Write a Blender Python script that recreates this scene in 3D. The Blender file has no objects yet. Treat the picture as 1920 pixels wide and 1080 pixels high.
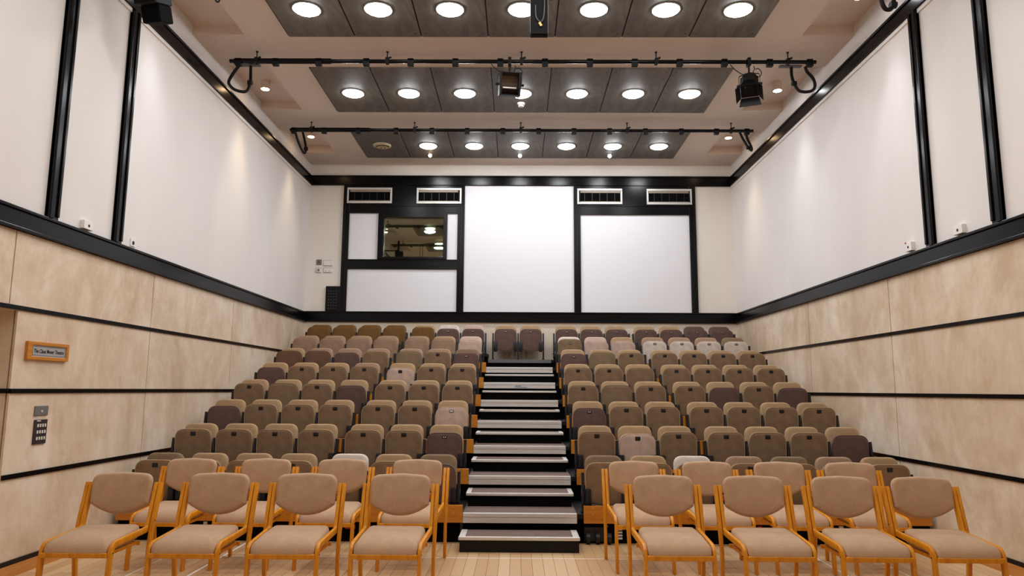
import bpy, bmesh, math, random
from mathutils import Vector, Matrix
random.seed(7)
C = bpy.context.scene.collection
PI = math.pi

# ------------------------------------------------------------------ helpers
def lin(c):
    return tuple(((v/255)/12.92 if v/255 <= .04045 else ((v/255+.055)/1.055)**2.4) for v in c) + (1,)

def newmat(name):
    m = bpy.data.materials.new(name); m.use_nodes = True
    nt = m.node_tree
    return m, nt, nt.nodes['Principled BSDF']

def plain(name, col, rough=.6, metal=0., spec=.5):
    m, nt, b = newmat(name)
    b.inputs['Base Color'].default_value = lin(col)
    b.inputs['Roughness'].default_value = rough
    b.inputs['Metallic'].default_value = metal
    b.inputs['Specular IOR Level'].default_value = spec
    return m

def coords(nt, scale=(1, 1, 1), rot=(0, 0, 0), kind='Object'):
    tc = nt.nodes.new('ShaderNodeTexCoord'); mp = nt.nodes.new('ShaderNodeMapping')
    mp.inputs['Scale'].default_value = scale; mp.inputs['Rotation'].default_value = rot
    nt.links.new(tc.outputs[kind], mp.inputs['Vector'])
    return mp.outputs['Vector']

def noise(nt, vec, scale, detail=4, rough=.55, dist=0.):
    n = nt.nodes.new('ShaderNodeTexNoise')
    n.inputs['Scale'].default_value = scale; n.inputs['Detail'].default_value = detail
    n.inputs['Roughness'].default_value = rough; n.inputs['Distortion'].default_value = dist
    nt.links.new(vec, n.inputs['Vector'])
    return n.outputs['Fac']

def ramp(nt, fac, stops):
    r = nt.nodes.new('ShaderNodeValToRGB')
    while len(r.color_ramp.elements) < len(stops): r.color_ramp.elements.new(.5)
    for e, (p, c) in zip(r.color_ramp.elements, stops):
        e.position = p; e.color = c if len(c) == 4 else lin(c)
    nt.links.new(fac, r.inputs['Fac'])
    return r.outputs['Color']

def mixc(nt, fac, a, b, mode='MIX'):
    m = nt.nodes.new('ShaderNodeMix'); m.data_type = 'RGBA'; m.blend_type = mode
    if isinstance(fac, float): m.inputs[0].default_value = fac
    else: nt.links.new(fac, m.inputs[0])
    for s, v in ((m.inputs[6], a), (m.inputs[7], b)):
        if isinstance(v, tuple): s.default_value = v
        else: nt.links.new(v, s)
    return m.outputs[2]

def bump(nt, b, h, strength=.2, dist=.01):
    n = nt.nodes.new('ShaderNodeBump'); n.inputs['Strength'].default_value = strength
    n.inputs['Distance'].default_value = dist
    nt.links.new(h, n.inputs['Height']); nt.links.new(n.outputs['Normal'], b.inputs['Normal'])

def fabric(name, col, var=.12, weave=420):
    m, nt, b = newmat(name)
    v = coords(nt)
    n1 = noise(nt, v, 9, 3)
    dark = tuple(int(c*(1-var)) for c in col); lite = tuple(min(255, int(c*(1+var*.5))) for c in col)
    c = ramp(nt, n1, [(.3, dark), (.7, lite)])
    n2 = noise(nt, v, weave, 2)
    c2 = mixc(nt, .35, c, ramp(nt, n2, [(.35, tuple(int(x*.72) for x in col)), (.65, tuple(min(255, int(x*1.15)) for x in col))]))
    nt.links.new(c2, b.inputs['Base Color'])
    b.inputs['Roughness'].default_value = .92
    b.inputs['Specular IOR Level'].default_value = .2
    b.inputs['Sheen Weight'].default_value = .15
    bump(nt, b, n2, .25, .002)
    return m

def timber(name, c1, c2, c3, scale=(14, 14, 1.2), rough=.38):
    m, nt, b = newmat(name)
    v = coords(nt, scale)
    n = noise(nt, v, 2.2, 5, .6, .6)
    nt.links.new(ramp(nt, n, [(.25, c1), (.5, c2), (.78, c3)]), b.inputs['Base Color'])
    b.inputs['Roughness'].default_value = rough
    return m

def metal_brushed(name, col, rough=.35, scale=(2, 60, 60)):
    m, nt, b = newmat(name)
    v = coords(nt, scale)
    n = noise(nt, v, 3, 4)
    nt.links.new(ramp(nt, n, [(.25, tuple(int(c*.86) for c in col)), (.75, col)]), b.inputs['Base Color'])
    b.inputs['Metallic'].default_value = .35
    b.inputs['Roughness'].default_value = rough
    return m

def emit(name, col, strength):
    m, nt, b = newmat(name)
    b.inputs['Base Color'].default_value = lin((240, 240, 240))
    b.inputs['Emission Color'].default_value = lin(col)
    b.inputs['Emission Strength'].default_value = strength
    return m

# ---- mesh builders: every add_* works on a bmesh
def add_box(bm, x0, x1, y0, y1, z0, z1, bevel=0., seg=2):
    r = bmesh.ops.create_cube(bm, size=1)
    for v in r['verts']:
        v.co = Vector(((x0+x1)/2+v.co.x*(x1-x0), (y0+y1)/2+v.co.y*(y1-y0), (z0+z1)/2+v.co.z*(z1-z0)))
    if bevel > 0:
        es = list({e for v in r['verts'] for e in v.link_edges})
        bmesh.ops.bevel(bm, geom=es, offset=bevel, segments=seg, affect='EDGES', profile=.5)
    return bm

def add_cyl(bm, p0, p1, r0, r1=None, n=16, cap=True):
    p0, p1 = Vector(p0), Vector(p1); r1 = r0 if r1 is None else r1
    d = p1-p0
    q = d.to_track_quat('Z', 'Y').to_matrix().to_4x4()
    M = Matrix.Translation((p0+p1)/2) @ q
    bmesh.ops.create_cone(bm, cap_ends=cap, segments=n, radius1=r0, radius2=r1, depth=d.length, matrix=M)
    return bm

def smooth_path(pts, sub=6):
    P = [Vector(p) for p in pts]
    if len(P) < 3: return P
    out = []
    for i in range(len(P)-1):
        a = P[max(i-1, 0)]; b = P[i]; c = P[i+1]; d = P[min(i+2, len(P)-1)]
        for k in range(sub):
            t = k/sub
            out.append(.5*((2*b)+(c-a)*t+(2*a-5*b+4*c-d)*t*t+(3*b-a-3*c+d)*t**3))
    out.append(P[-1]); return out

def add_tube(bm, pts, r, n=10, smooth=True, closed=False):
    P = smooth_path(pts) if smooth else [Vector(p) for p in pts]
    rings = []
    up = Vector((0, 0, 1))
    for i, p in enumerate(P):
        t = (P[min(i+1, len(P)-1)]-P[max(i-1, 0)])
        t.normalize()
        a = t.cross(up)
        if a.length < 1e-3: a = t.cross(Vector((1, 0, 0)))
        a.normalize()
        if i and a.dot(last) < 0: a = -a
        last = a.copy()
        b = t.cross(a)
        rings.append([bm.verts.new(p+(a*math.cos(2*PI*k/n)+b*math.sin(2*PI*k/n))*r) for k in range(n)])
    for r0, r1 in zip(rings, rings[1:]):
        for k in range(n):
            bm.faces.new((r0[k], r0[(k+1) % n], r1[(k+1) % n], r1[k]))
    if not closed:
        bm.faces.new(rings[0][::-1]); bm.faces.new(rings[-1])
    return bm

def add_ribbon(bm, path, w, t):
    """bent timber: path = list of (x, y, z); w across x, t in the bending plane"""
    rings = []
    P = [Vector(p) for p in path]
    for i, p in enumerate(P):
        d = P[min(i+1, len(P)-1)]-P[max(i-1, 0)]; d.x = 0; d.normalize()
        nrm = Vector((0, -d.z, d.y))
        tt = t[i] if isinstance(t, (list, tuple)) else t
        rings.append([bm.verts.new(p+Vector((sx*w/2, 0, 0))+nrm*(sn*tt/2)) for sx, sn in ((-1, -1), (1, -1), (1, 1), (-1, 1))])
    for a, b in zip(rings, rings[1:]):
        for k in range(4): bm.faces.new((a[k], a[(k+1) % 4], b[(k+1) % 4], b[k]))
    bm.faces.new(rings[0][::-1]); bm.faces.new(rings[-1])
    bmesh.ops.recalc_face_normals(bm, faces=bm.faces)
    es = [e for e in bm.edges if e.calc_face_angle(0) > .6]
    bmesh.ops.bevel(bm, geom=es, offset=.0045, segments=2, affect='EDGES', profile=.5)
    return bm

def bend(points, radius=.06, n=6):
    rad = radius if isinstance(radius, list) else [radius]*len(points)
    """round the corners of a polyline of 3D points"""
    P = [Vector(p) for p in points]; out = [P[0]]
    for (a, b, c), radius in zip(zip(P, P[1:], P[2:]), rad):
        u = (a-b); v = (c-b); l = min(radius, u.length*.48, v.length*.48)
        s = b+u.normalized()*l; e = b+v.normalized()*l
        for k in range(n+1):
            q = k/n
            out.append((1-q)**2*s+2*q*(1-q)*b+q*q*e)
    out.append(P[-1]); return out

def round_poly(pts, n=6):
    """pts = [(x, z, r)] counter-clockwise seen from the front -> outline with rounded corners"""
    out = []; N = len(pts)
    for i in range(N):
        b = Vector(pts[i][:2]); a = Vector(pts[i-1][:2]); c = Vector(pts[(i+1) % N][:2]); r = pts[i][2]
        if r <= 0: out.append(b); continue
        u = (a-b).normalized(); v = (c-b).normalized()
        ang = u.angle(v); l = r/math.tan(ang/2)
        l = min(l, (a-b).length*.49, (c-b).length*.49)
        s = b+u*l; e = b+v*l
        for k in range(n+1):
            q = k/n; out.append((1-q)**2*s+2*q*(1-q)*b+q*q*e)
    return out

def add_cushion(bm, outline, y0, y1, r, bulge=.01, back_bulge=0., warp=None, rim=0.):
    """upholstered slab standing in the xz plane between y0 (front) and y1, edges rounded by r"""
    N = len(outline); cx = sum(p.x for p in outline)/N; cz = sum(p.y for p in outline)/N
    cen = Vector((cx, cz))
    nrm = []
    for i in range(N):
        t = (outline[(i+1) % N]-outline[i-1]); t.normalize()
        nn = Vector((t.y, -t.x))
        if nn.dot(outline[i]-cen) < 0: nn = -nn
        nrm.append(nn)
    loops = []
    def loop(pts, y): loops.append([bm.verts.new((p.x, yy, p.y)) for p, yy in zip(pts, y)])
    inset = [outline[i]-nrm[i]*r for i in range(N)]
    for s in (.25, .5, .75, .92):
        pts = [cen+(q-cen)*s for q in inset]
        loop(pts, [y0-bulge*(1-s*s)]*N)
    K = 4
    for k in range(K+1):
        a = k/K*PI/2
        pts = [outline[i]-nrm[i]*(r*(1-math.sin(a))) for i in range(N)]
        loop(pts, [y0+r*(1-math.cos(a))-(rim if k < 2 else 0)]*N)
    for k in range(K+1):
        a = PI/2*(1-k/K)
        pts = [outline[i]-nrm[i]*(r*(1-math.sin(a))) for i in range(N)]
        loop(pts, [y1-r*(1-math.cos(a))]*N)
    for s in (.75, .4):
        pts = [cen+(q-cen)*s for q in inset]
        loop(pts, [y1+back_bulge*(1-s*s)]*N)
    for a, b in zip(loops, loops[1:]):
        for i in range(N): bm.faces.new((a[i], a[(i+1) % N], b[(i+1) % N], b[i]))
    f = bm.verts.new((cx, y0-bulge, cz)); g = bm.verts.new((cx, y1+back_bulge, cz))
    for i in range(N):
        bm.faces.new((f, loops[0][(i+1) % N], loops[0][i])); bm.faces.new((g, loops[-1][i], loops[-1][(i+1) % N]))
    if warp:
        for v in bm.verts: v.co = Vector(warp(v.co))
    return bm

def mesh_of(bm, m, name='mesh', smooth=False):
    bmesh.ops.recalc_face_normals(bm, faces=bm.faces)
    me = bpy.data.meshes.new(name); bm.to_mesh(me); bm.free()
    for mm in (m if isinstance(m, (list, tuple)) else [m]): me.materials.append(mm)
    if smooth:
        for p in me.polygons: p.use_smooth = True
        try: me.set_sharp_from_angle(angle=.7)
        except Exception: pass
    return me

def link(name, me, parent=None, loc=None):
    o = bpy.data.objects.new(name, me); C.objects.link(o)
    if parent: o.parent = parent
    if loc: o.location = loc
    return o

def obj(name, bm, m, parent=None, smooth=False, loc=None):
    return link(name, mesh_of(bm, m, name, smooth), parent, loc)

def tag(o, label, cat, group=None):
    o['label'] = label; o['category'] = cat
    if group: o['group'] = group
    return o

def thing(name, label, cat, loc=(0, 0, 0), rotz=0, group=None):
    o = bpy.data.objects.new(name, None); C.objects.link(o)
    o.empty_display_size = .1
    o.location = loc; o.rotation_euler = (0, 0, rotz)
    return tag(o, label, cat, group)

def dup(root, loc, label, rotz=0, group=None):
    r = root.copy(); C.objects.link(r); r.location = loc; r.rotation_euler = (0, 0, rotz)
    r['label'] = label
    if group: r['group'] = group
    for ch in list(root.children):
        c = ch.copy(); C.objects.link(c); c.parent = r
        for g in list(ch.children):
            d = g.copy(); C.objects.link(d); d.parent = c
    return r

def struct(name, bm, m, parent=None, smooth=False):
    o = obj(name, bm, m, parent, smooth)
    if not parent: o['kind'] = 'structure'
    return o

def B(): return bmesh.new()
def box(x0, x1, y0, y1, z0, z1, bev=0., seg=2): return add_box(B(), x0, x1, y0, y1, z0, z1, bev, seg)
def quad(bm, *pts, mi=0):
    f = bm.faces.new([bm.verts.new(p) for p in pts]); f.material_index = mi; return f
ORD = ['first', 'second', 'third', 'fourth', 'fifth', 'sixth', 'seventh', 'eighth']
_tn = [0]
def trim(bm, m, smooth=False):
    _tn[0] += 1
    return struct('trim_%d' % _tn[0], bm, m, None, smooth)

# ------------------------------------------------------------------ materials
def wall_paint(name, col, var=.03):
    m, nt, b = newmat(name)
    n = noise(nt, coords(nt, (1, 1, .35)), 1.3, 3)
    nt.links.new(ramp(nt, n, [(.3, tuple(int(c*(1-var)) for c in col)), (.7, col)]), b.inputs['Base Color'])
    b.inputs['Roughness'].default_value = .7
    bump(nt, b, noise(nt, coords(nt), 90, 2), .05, .003)
    return m
M_white = wall_paint('white_plaster', (230, 225, 221))
M_offw = wall_paint('offwhite_plaster', (238, 231, 223))
M_board = plain('white_board', (233, 233, 238), .45)
M_ceil = wall_paint('ceiling_paint', (229, 211, 195))

def concrete():
    m, nt, b = newmat('stone_panel')
    v = coords(nt, (1, 1, .75))
    big = noise(nt, v, .85, 7, .66, .7)
    c1 = ramp(nt, big, [(.36, (194, 166, 134)), (.5, (224, 204, 179)), (.62, (241, 229, 213))])
    st = noise(nt, coords(nt, (1.6, 1.6, .5)), 3.0, 5, .65, .3)
    c2 = mixc(nt, .30, c1, ramp(nt, st, [(.35, (198, 173, 143)), (.65, (232, 216, 194))]))
    sp = noise(nt, coords(nt), 2.1, 7, .72, .2)
    c3 = mixc(nt, ramp(nt, sp, [(.52, (0, 0, 0, 1)), (.70, (.6, .6, .6, 1))]), c2, lin((196, 164, 124)))
    wh = noise(nt, coords(nt, (1, .7, 1)), 1.6, 6, .7, .6)
    c4 = mixc(nt, ramp(nt, wh, [(.58, (0, 0, 0, 1)), (.80, (.5, .5, .5, 1))]), c3, lin((240, 230, 214)))
    fine = noise(nt, coords(nt, (1, 1, .7)), 9, 6, .7, .3)
    c4 = mixc(nt, .12, c4, ramp(nt, fine, [(.35, (184, 157, 125)), (.65, (240, 228, 212))]))
    nt.links.new(c4, b.inputs['Base Color']); b.inputs['Roughness'].default_value = .55
    bump(nt, b, sp, .12, .004)
    return m
M_conc = concrete()

def floorboards():
    m, nt, b = newmat('maple_boards')
    v = coords(nt, (1, 1, 1), (0, 0, PI/2))
    br = nt.nodes.new('ShaderNodeTexBrick')
    br.inputs['Scale'].default_value = 1; br.inputs['Brick Width'].default_value = 1.9
    br.inputs['Row Height'].default_value = .102; br.inputs['Mortar Size'].default_value = .0019
    br.inputs['Mortar Smooth'].default_value = .1; br.inputs['Bias'].default_value = 0
    br.offset = .37; br.offset_frequency = 3
    br.inputs['Color1'].default_value = lin((217, 188, 149)); br.inputs['Color2'].default_value = lin((198, 163, 120))
    br.inputs['Mortar'].default_value = lin((96, 70, 46))
    nt.links.new(v, br.inputs['Vector'])
    g = noise(nt, coords(nt, (30, 1.3, 1)), 2.0, 5, .6, .4)
    c = mixc(nt, .55, br.outputs['Color'], ramp(nt, g, [(.25, (196, 158, 112)), (.75, (232, 208, 172))]), 'MULTIPLY')
    c = mixc(nt, .45, br.outputs['Color'], c)
    big = noise(nt, coords(nt, (1, 1, 1)), .8, 4)
    c = mixc(nt, ramp(nt, big, [(.45, (0, 0, 0, 1)), (.7, (.35, .35, .35, 1))]), c, lin((196, 160, 118)))
    nt.links.new(c, b.inputs['Base Color'])
    b.inputs['Roughness'].default_value = .42
    return m
M_floor = floorboards()

M_black = plain('black_gloss_paint', (9, 8, 11), .22, 0, .2)
M_blackm = plain('black_matt', (11, 10, 11), .6, 0, .3)
M_void = plain('black_curtain', (7, 6, 6), .9, spec=.1)  # flat black that paints the dark of the voids below the decks
M_steel = plain('dark_steel', (30, 31, 37), .38, .3)
M_alu = metal_brushed('aluminium_nosing', (232, 229, 224), .45)
M_alud = plain('grey_metal', (104, 104, 104), .5, .3)
M_carpet = fabric('brown_carpet', (112, 92, 84), .1, 260)
M_wood = timber('beech_laminate', (194, 118, 6), (216, 140, 16), (230, 162, 40))
M_fascia = timber('beech_board', (178, 104, 22), (196, 122, 32), (208, 138, 48), (1.2, 14, 14))
M_skirt = timber('skirting_wood', (170, 110, 48), (190, 128, 60), (204, 146, 80), (14, 1.2, 14))
M_white_pl = plain('white_plastic', (232, 230, 226), .4)
M_chrome = plain('bright_bolt', (220, 220, 220), .25, .9)
M_ochre_lbl = plain('yellow_tag', (216, 190, 110), .6)
M_grey_pl = plain('grey_plastic', (110, 108, 106), .5)

def panel_mat():
    m, nt, b = newmat('grey_board')
    n = noise(nt, coords(nt, (3, .8, 1)), 2.4, 6, .65, .8)
    nt.links.new(ramp(nt, n, [(.25, (82, 75, 66)), (.5, (101, 94, 84)), (.8, (127, 119, 107))]), b.inputs['Base Color'])
    b.inputs['Roughness'].default_value = .6
    return m
M_panel = panel_mat()

FAB = {
    'T': fabric('tan_fabric', (136, 111, 86)), 'TB': fabric('tan_back_fabric', (178, 148, 113)),  # same tan: pans painted in its shaded tone, backs in its top-lit tone
    'O': fabric('ochre_fabric', (122, 88, 48)),
    'M': fabric('mauve_brown_fabric', (106, 82, 76)),
    'G': fabric('rose_tan_fabric', (168, 138, 114)),
    'D': fabric('dark_brown_fabric', (114, 86, 68)),
    'P': fabric('pale_pink_fabric', (206, 180, 164)),
    'W': fabric('pale_cream_fabric', (226, 212, 200)),
    'L': fabric('olive_grey_fabric', (138, 116, 90)),
}
FABNAME = {'T': 'tan', 'O': 'ochre brown', 'M': 'mauve brown', 'G': 'rose tan', 'D': 'dark brown', 'P': 'pale pink', 'W': 'pale cream', 'L': 'olive grey'}
M_chair = fabric('taupe_chair_fabric', (190, 157, 127), .07, 340)

# ------------------------------------------------------------------ room shell
XW, YB, ZC, YF = 4.3, 14.137, 6.14, -2.6
struct('floor', box(-XW-.4, XW+.3, YF, YB, -.1, 0), M_floor)

# lower stone walls, with the door recess cut into the wall that carries the sign
bm = B()
DY0, DY1, DZ, DX = 4.75, 6.013, 2.225, .42
JL = [8.22, 10.59, 12.87]
def wall_quads(bm, X, y0, y1, z0, z1, joints, sgn):
    """wall face with fine open joints between the panels, back face set behind"""
    g = .013; ys = [y0]+[j for j in joints if y0 < j < y1]+[y1]
    for i, (a, b) in enumerate(zip(ys, ys[1:])):
        a2 = a+(g/2 if i else 0); b2 = b-(g/2 if i < len(ys)-2 else 0)
        add_box(bm, min(X, X+sgn*.02), max(X, X+sgn*.035), a2, b2, z0, z1)
    add_box(bm, min(X+sgn*.035, X+sgn*.3), max(X+sgn*.035, X+sgn*.3), y0, y1, z0, z1)
wall_quads(bm, -XW, DY1, YB, 0, DZ, JL, -1)
wall_quads(bm, -XW, YF, DY0, 0, DZ, [], -1)
wall_quads(bm, -XW, YF, YB, DZ, 3.0, [1.3, 3.6, 5.9]+JL, -1)
add_box(bm, -XW-DX-.06, -XW-DX, DY0-.2, DY1+.2, 0, 3.0)
add_box(bm, -XW-DX, -XW-.3, DY1, DY1+.1, 0, DZ); add_box(bm, -XW-DX, -XW-.3, DY0-.1, DY0, 0, DZ)
add_box(bm, -XW-DX, -XW-.3, DY0-.1, DY1+.1, DZ, DZ+.1)
struct('wall_left', bm, M_conc)
bm = B(); wall_quads(bm, XW, YF, YB, 0, 3.0, [1.3, 3.7, 6.0, 8.31, 10.636, 13.0], 1)
struct('wall_right', bm, M_conc)
struct('wall_left_upper', box(-XW-.3, -XW, YF, YB, 3.0, 6.5), M_white)
struct('wall_right_upper', box(XW, XW+.3, YF, YB, 3.0, 6.5), M_white)
bm = B(); add_box(bm, -XW-.3, XW+.3, YB, YB+.1, 0, 3.0)
struct('wall_back', bm, wall_paint('cream_plaster', (226, 212, 192)))
# upper back wall with the opening of the control-room window
WX0, WX1, WZ0, WZ1 = -2.80, -1.51, 4.19, 5.045
bm = B()
add_box(bm, -XW-.3, WX0, YB, YB+.1, 3.0, 6.5); add_box(bm, WX1, XW+.3, YB, YB+.1, 3.0, 6.5)
add_box(bm, WX0, WX1, YB, YB+.1, 3.0, WZ0); add_box(bm, WX0, WX1, YB, YB+.1, WZ1, 6.5)
struct('wall_back_upper', bm, M_offw)
struct('wall_front', box(-XW-.3, XW+.3, YF-.1, YF, 0, 6.5), M_offw)
# dark control room behind the glass
bm = B()
for a in ((WX0-.5, WX1+.5, YB+1.6, YB+1.7, 3.2, 5.8), (WX0-.6, WX0-.5, YB+.1, YB+1.7, 3.2, 5.8), (WX1+.5, WX1+.6, YB+.1, YB+1.7, 3.2, 5.8),
          (WX0-.6, WX1+.6, YB+.1, YB+1.7, 3.1, 3.2), (WX0-.6, WX1+.6, YB+.1, YB+1.7, 5.8, 5.9)): add_box(bm, *a)
struct('wall_control_room', bm, plain('dark_room_paint', (40, 37, 32), .8))

# ceiling: soffit with shallow side recesses beside each panel row; further rows over the stage are part of it
REC = [(12.15, 13.37), (9.60, 11.22), (7.32, 8.71), (4.9, 6.25), (2.45, 3.8), (0., 1.35)]
XR_, RZ = 3.62, 6.28
bm = B()
def cq(x0, x1, y0, y1, z, mi=0): quad(bm, (x0, y0, z), (x0, y1, z), (x1, y1, z), (x1, y0, z), mi=mi)
cq(-XR_, XR_, YF, YB, ZC)
for s in (-1, 1):
    a, b = s*XR_, s*XW
    y = YF
    for y0, y1 in sorted(REC):
        cq(a, b, y, y0, ZC); cq(a, b, y0, y1, RZ)
        quad(bm, (a, y0, ZC), (a, y1, ZC), (a, y1, RZ), (a, y0, RZ))
        quad(bm, (a, y0, ZC), (b, y0, ZC), (b, y0, RZ), (a, y0, RZ))
        quad(bm, (a, y1, ZC), (b, y1, ZC), (b, y1, RZ), (a, y1, RZ))
        y = y1
    cq(a, b, y, YB, ZC)
for y0, y1 in REC[3:]:
    cq(-3.03, 3.02, y0, y1, ZC-.02, 1)
add_box(bm, -XW-.3, XW+.3, YF, YB+.1, 6.4, 6.5)
struct('ceiling', bm, [M_ceil, M_panel])

# skirting: timber below, black strip above, along the walls
for s, y0, n in ((-1, DY1, 'left'), (1, YF, 'right')):
    x = s*XW
    struct('baseboard_'+n, box(min(x, x-s*.02), max(x, x-s*.02), y0, 7.66, 0, .10), M_skirt)
    # black bands between the stone panels
    for z0, z1 in ((.10, .14), (.814, .855), (1.527, 1.566), (2.23, 2.268)):
        trim(box(min(x, x-s*.014), max(x, x-s*.014), YF if (z0 > 2 or s > 0) else y0, YB, z0, z1), M_black)
# the band at eye height runs round the door recess
bm = B(); add_box(bm, -XW-DX, -XW, DY1-.014, DY1, 1.527, 1.566); add_box(bm, -XW-DX, -XW-DX+.014, DY0, DY1, 1.527, 1.566)
trim(bm, M_black)
trim(box(-XW, -XW+.014, YF, DY0, 1.527, 1.566), M_black)

# black picture rails: one at 3 m, one below the ceiling; a channel section with lips
def rail(z0, z1, p):
    for s in (-1, 1):
        x = s*XW; bm = B()
        a = lambda d: (min(x, x-s*d), max(x, x-s*d))
        add_box(bm, *a(p*.6), YF, YB, z0, z1)
        add_box(bm, *a(p), YF, YB, z1-.03, z1, .006); add_box(bm, *a(p*.85), YF, YB, z0, z0+.03, .006)
        trim(bm, M_black)
    bm = B(); d = .05
    add_box(bm, -XW, XW, YB-d*.6, YB, z0, z1+.015)
    add_box(bm, -XW, XW, YB-d, YB, z1-.015, z1+.015, .006); add_box(bm, -XW, XW, YB-d*.85, YB, z0, z0+.03, .006)
    trim(bm, M_black)
rail(2.898, 3.092, .05); rail(5.70, 5.89, .05)
# off-white ledge under the ceiling rail
for s in (-1, 1):
    x = s*XW
    trim(box(min(x, x-s*.02), max(x, x-s*.02), YF, YB, 5.655, 5.70), M_offw)

# black posts on the long walls
for s in (-1, 1):
    x = s*XW
    for y0, y1 in ((6.22, 6.37), (7.28, 7.43)):
        bm = B()
        add_box(bm, min(x, x-s*.03), max(x, x-s*.03), y0, y1, 3.09, 5.70)
        add_box(bm, min(x, x-s*.055), max(x, x-s*.055), y0, y0+.05, 3.09, 5.70, .006)
        add_box(bm, min(x, x-s*.045), max(x, x-s*.045), y1-.035, y1, 3.12, 5.70, .006)
        trim(bm, M_black)
    trim(box(min(x, x-s*.03), max(x, x-s*.03), 3.6, 3.8, 3.09, 5.70), M_black)
    trim(box(min(x, x-s*.03), max(x, x-s*.03), 1.2, 1.4, 3.09, 5.70), M_black)

# back wall joinery
def bpost(x0, x1, z0=3.10, z1=5.70, d=.05):
    bm = B(); add_box(bm, x0, x1, YB-d*.6, YB, z0, z1)
    w = min(.04, (x1-x0)*.35)
    add_box(bm, x0, x0+w, YB-d, YB, z0, z1, .004); add_box(bm, x1-w, x1, YB-d, YB, z0, z1, .004)
    trim(bm, M_black)
bpost(-3.598, -3.468); bpost(-1.268, -1.128); bpost(1.084, 1.220); bpost(3.418, 3.548)
# infill black board around the vents
trim(box(-3.468, -1.268, YB-.022, YB, 5.28, 5.70), M_black)
trim(box(1.220, 3.418, YB-.022, YB, 5.28, 5.70), M_black)
def brail(x0, x1, z0, z1, d=.045):
    bm = B(); add_box(bm, x0, x1, YB-d*.7, YB, z0, z1); add_box(bm, x0, x1, YB-d, YB, z0, z0+.03, .004); add_box(bm, x0, x1, YB-d, YB, z1-.03, z1, .004)
    trim(bm, M_black)
brail(-3.468, -1.268, 5.115, 5.285); brail(1.220, 3.418, 5.098, 5.30); brail(-3.468, -1.268, 3.963, 4.162)
for x0, x1, z0, z1 in ((-3.468, -2.868, 4.162, 5.115), (-1.478, -1.268, 4.162, 5.115), (-3.468, -1.268, 3.10, 3.963),
                       (-1.128, 1.084, 3.10, 5.70), (1.220, 3.418, 3.10, 5.098)):
    trim(box(x0, x1, YB-.012, YB, z0, z1), M_board)

# control-room window
wf = B()
for a in ((-2.872, WX0+.045, 4.162, 5.115), (WX1-.045, -1.474, 4.162, 5.115), (WX0+.045, WX1-.045, 4.162, 4.212), (WX0+.045, WX1-.045, 5.02, 5.115)):
    add_box(wf, a[0], a[1], YB-.07, YB+.06, a[2], a[3], .005)
win = struct('window_1', wf, M_black)
m, nt, b = newmat('booth_glass')
nt.nodes.remove(b)
out = nt.nodes['Material Output']
tr = nt.nodes.new('ShaderNodeBsdfTransparent'); tr.inputs['Color'].default_value = (.80, .84, .78, 1)
gl = nt.nodes.new('ShaderNodeBsdfGlossy'); gl.inputs['Roughness'].default_value = .015; gl.inputs['Color'].default_value = (.90, .93, .76, 1)
mx = nt.nodes.new('ShaderNodeMixShader'); mx.inputs[0].default_value = .28
nt.links.new(tr.outputs[0], mx.inputs[1]); nt.links.new(gl.outputs[0], mx.inputs[2]); nt.links.new(mx.outputs[0], out.inputs['Surface'])
M_glass = m
obj('glass_pane', box(WX0+.03, WX1-.03, YB-.002, YB+.006, WZ0, WZ1), M_glass, win)
bm = box(WX0+.002, WX1-.002, -.003, .003, WZ0+.002, WZ1-.002)
bmesh.ops.rotate(bm, verts=bm.verts, matrix=Matrix.Rotation(math.radians(.5), 3, 'X'), cent=(0, 0, 4.6)); bmesh.ops.translate(bm, verts=bm.verts, vec=(0, YB+.05, 0))
obj('glass_pane', bm, M_glass, win)

# ------------------------------------------------------------------ air vents on the back wall
M_ventf = plain('vent_frame', (214, 212, 208), .4, .4)
def vent_parts(root, w, h):
    bm = B(); t = .045
    for a in ((0, w, h-t, h), (0, w, 0, t), (0, t*.8, t, h-t), (w-t*.8, w, t, h-t)):
        add_box(bm, a[0], a[1], -.03, 0, a[2], a[3], .004)
    obj('frame', bm, M_ventf, root)
    obj('duct_back', box(t*.8, w-t*.8, -.004, 0, t, h-t), M_void, root)
    bm = B(); add_box(bm, t, w-t, -.024, -.006, h-t-.045, h-t-.004); add_box(bm, t, w-t, -.022, -.006, t+.002, t+.014)
    obj('louvre', bm, plain('louvre_grey', (150, 138, 122), .5, .3), root)
    for k in range(1, 6):
        xx = w*k/6
        obj('vane', box(xx-.006, xx+.006, -.016, -.004, t+.012, h-t-.045), M_steel, root)
VY = YB-.022
v = thing('air_vent', 'silver framed air vent above the white panel beside the wall switches', 'vent', (-3.530, VY, 5.318), group='vents under the ceiling rail')
vent_parts(v, .915, .327)
dup(v, (-2.112, VY, 5.314), 'silver framed air vent just above the control room window, beside the tall white panel')
dup(v, (1.156, VY, 5.314), 'silver framed air vent touching the tall white panel, opposite the window')
dup(v, (2.566, VY, 5.311), 'silver framed air vent furthest from the control room window')

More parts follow.
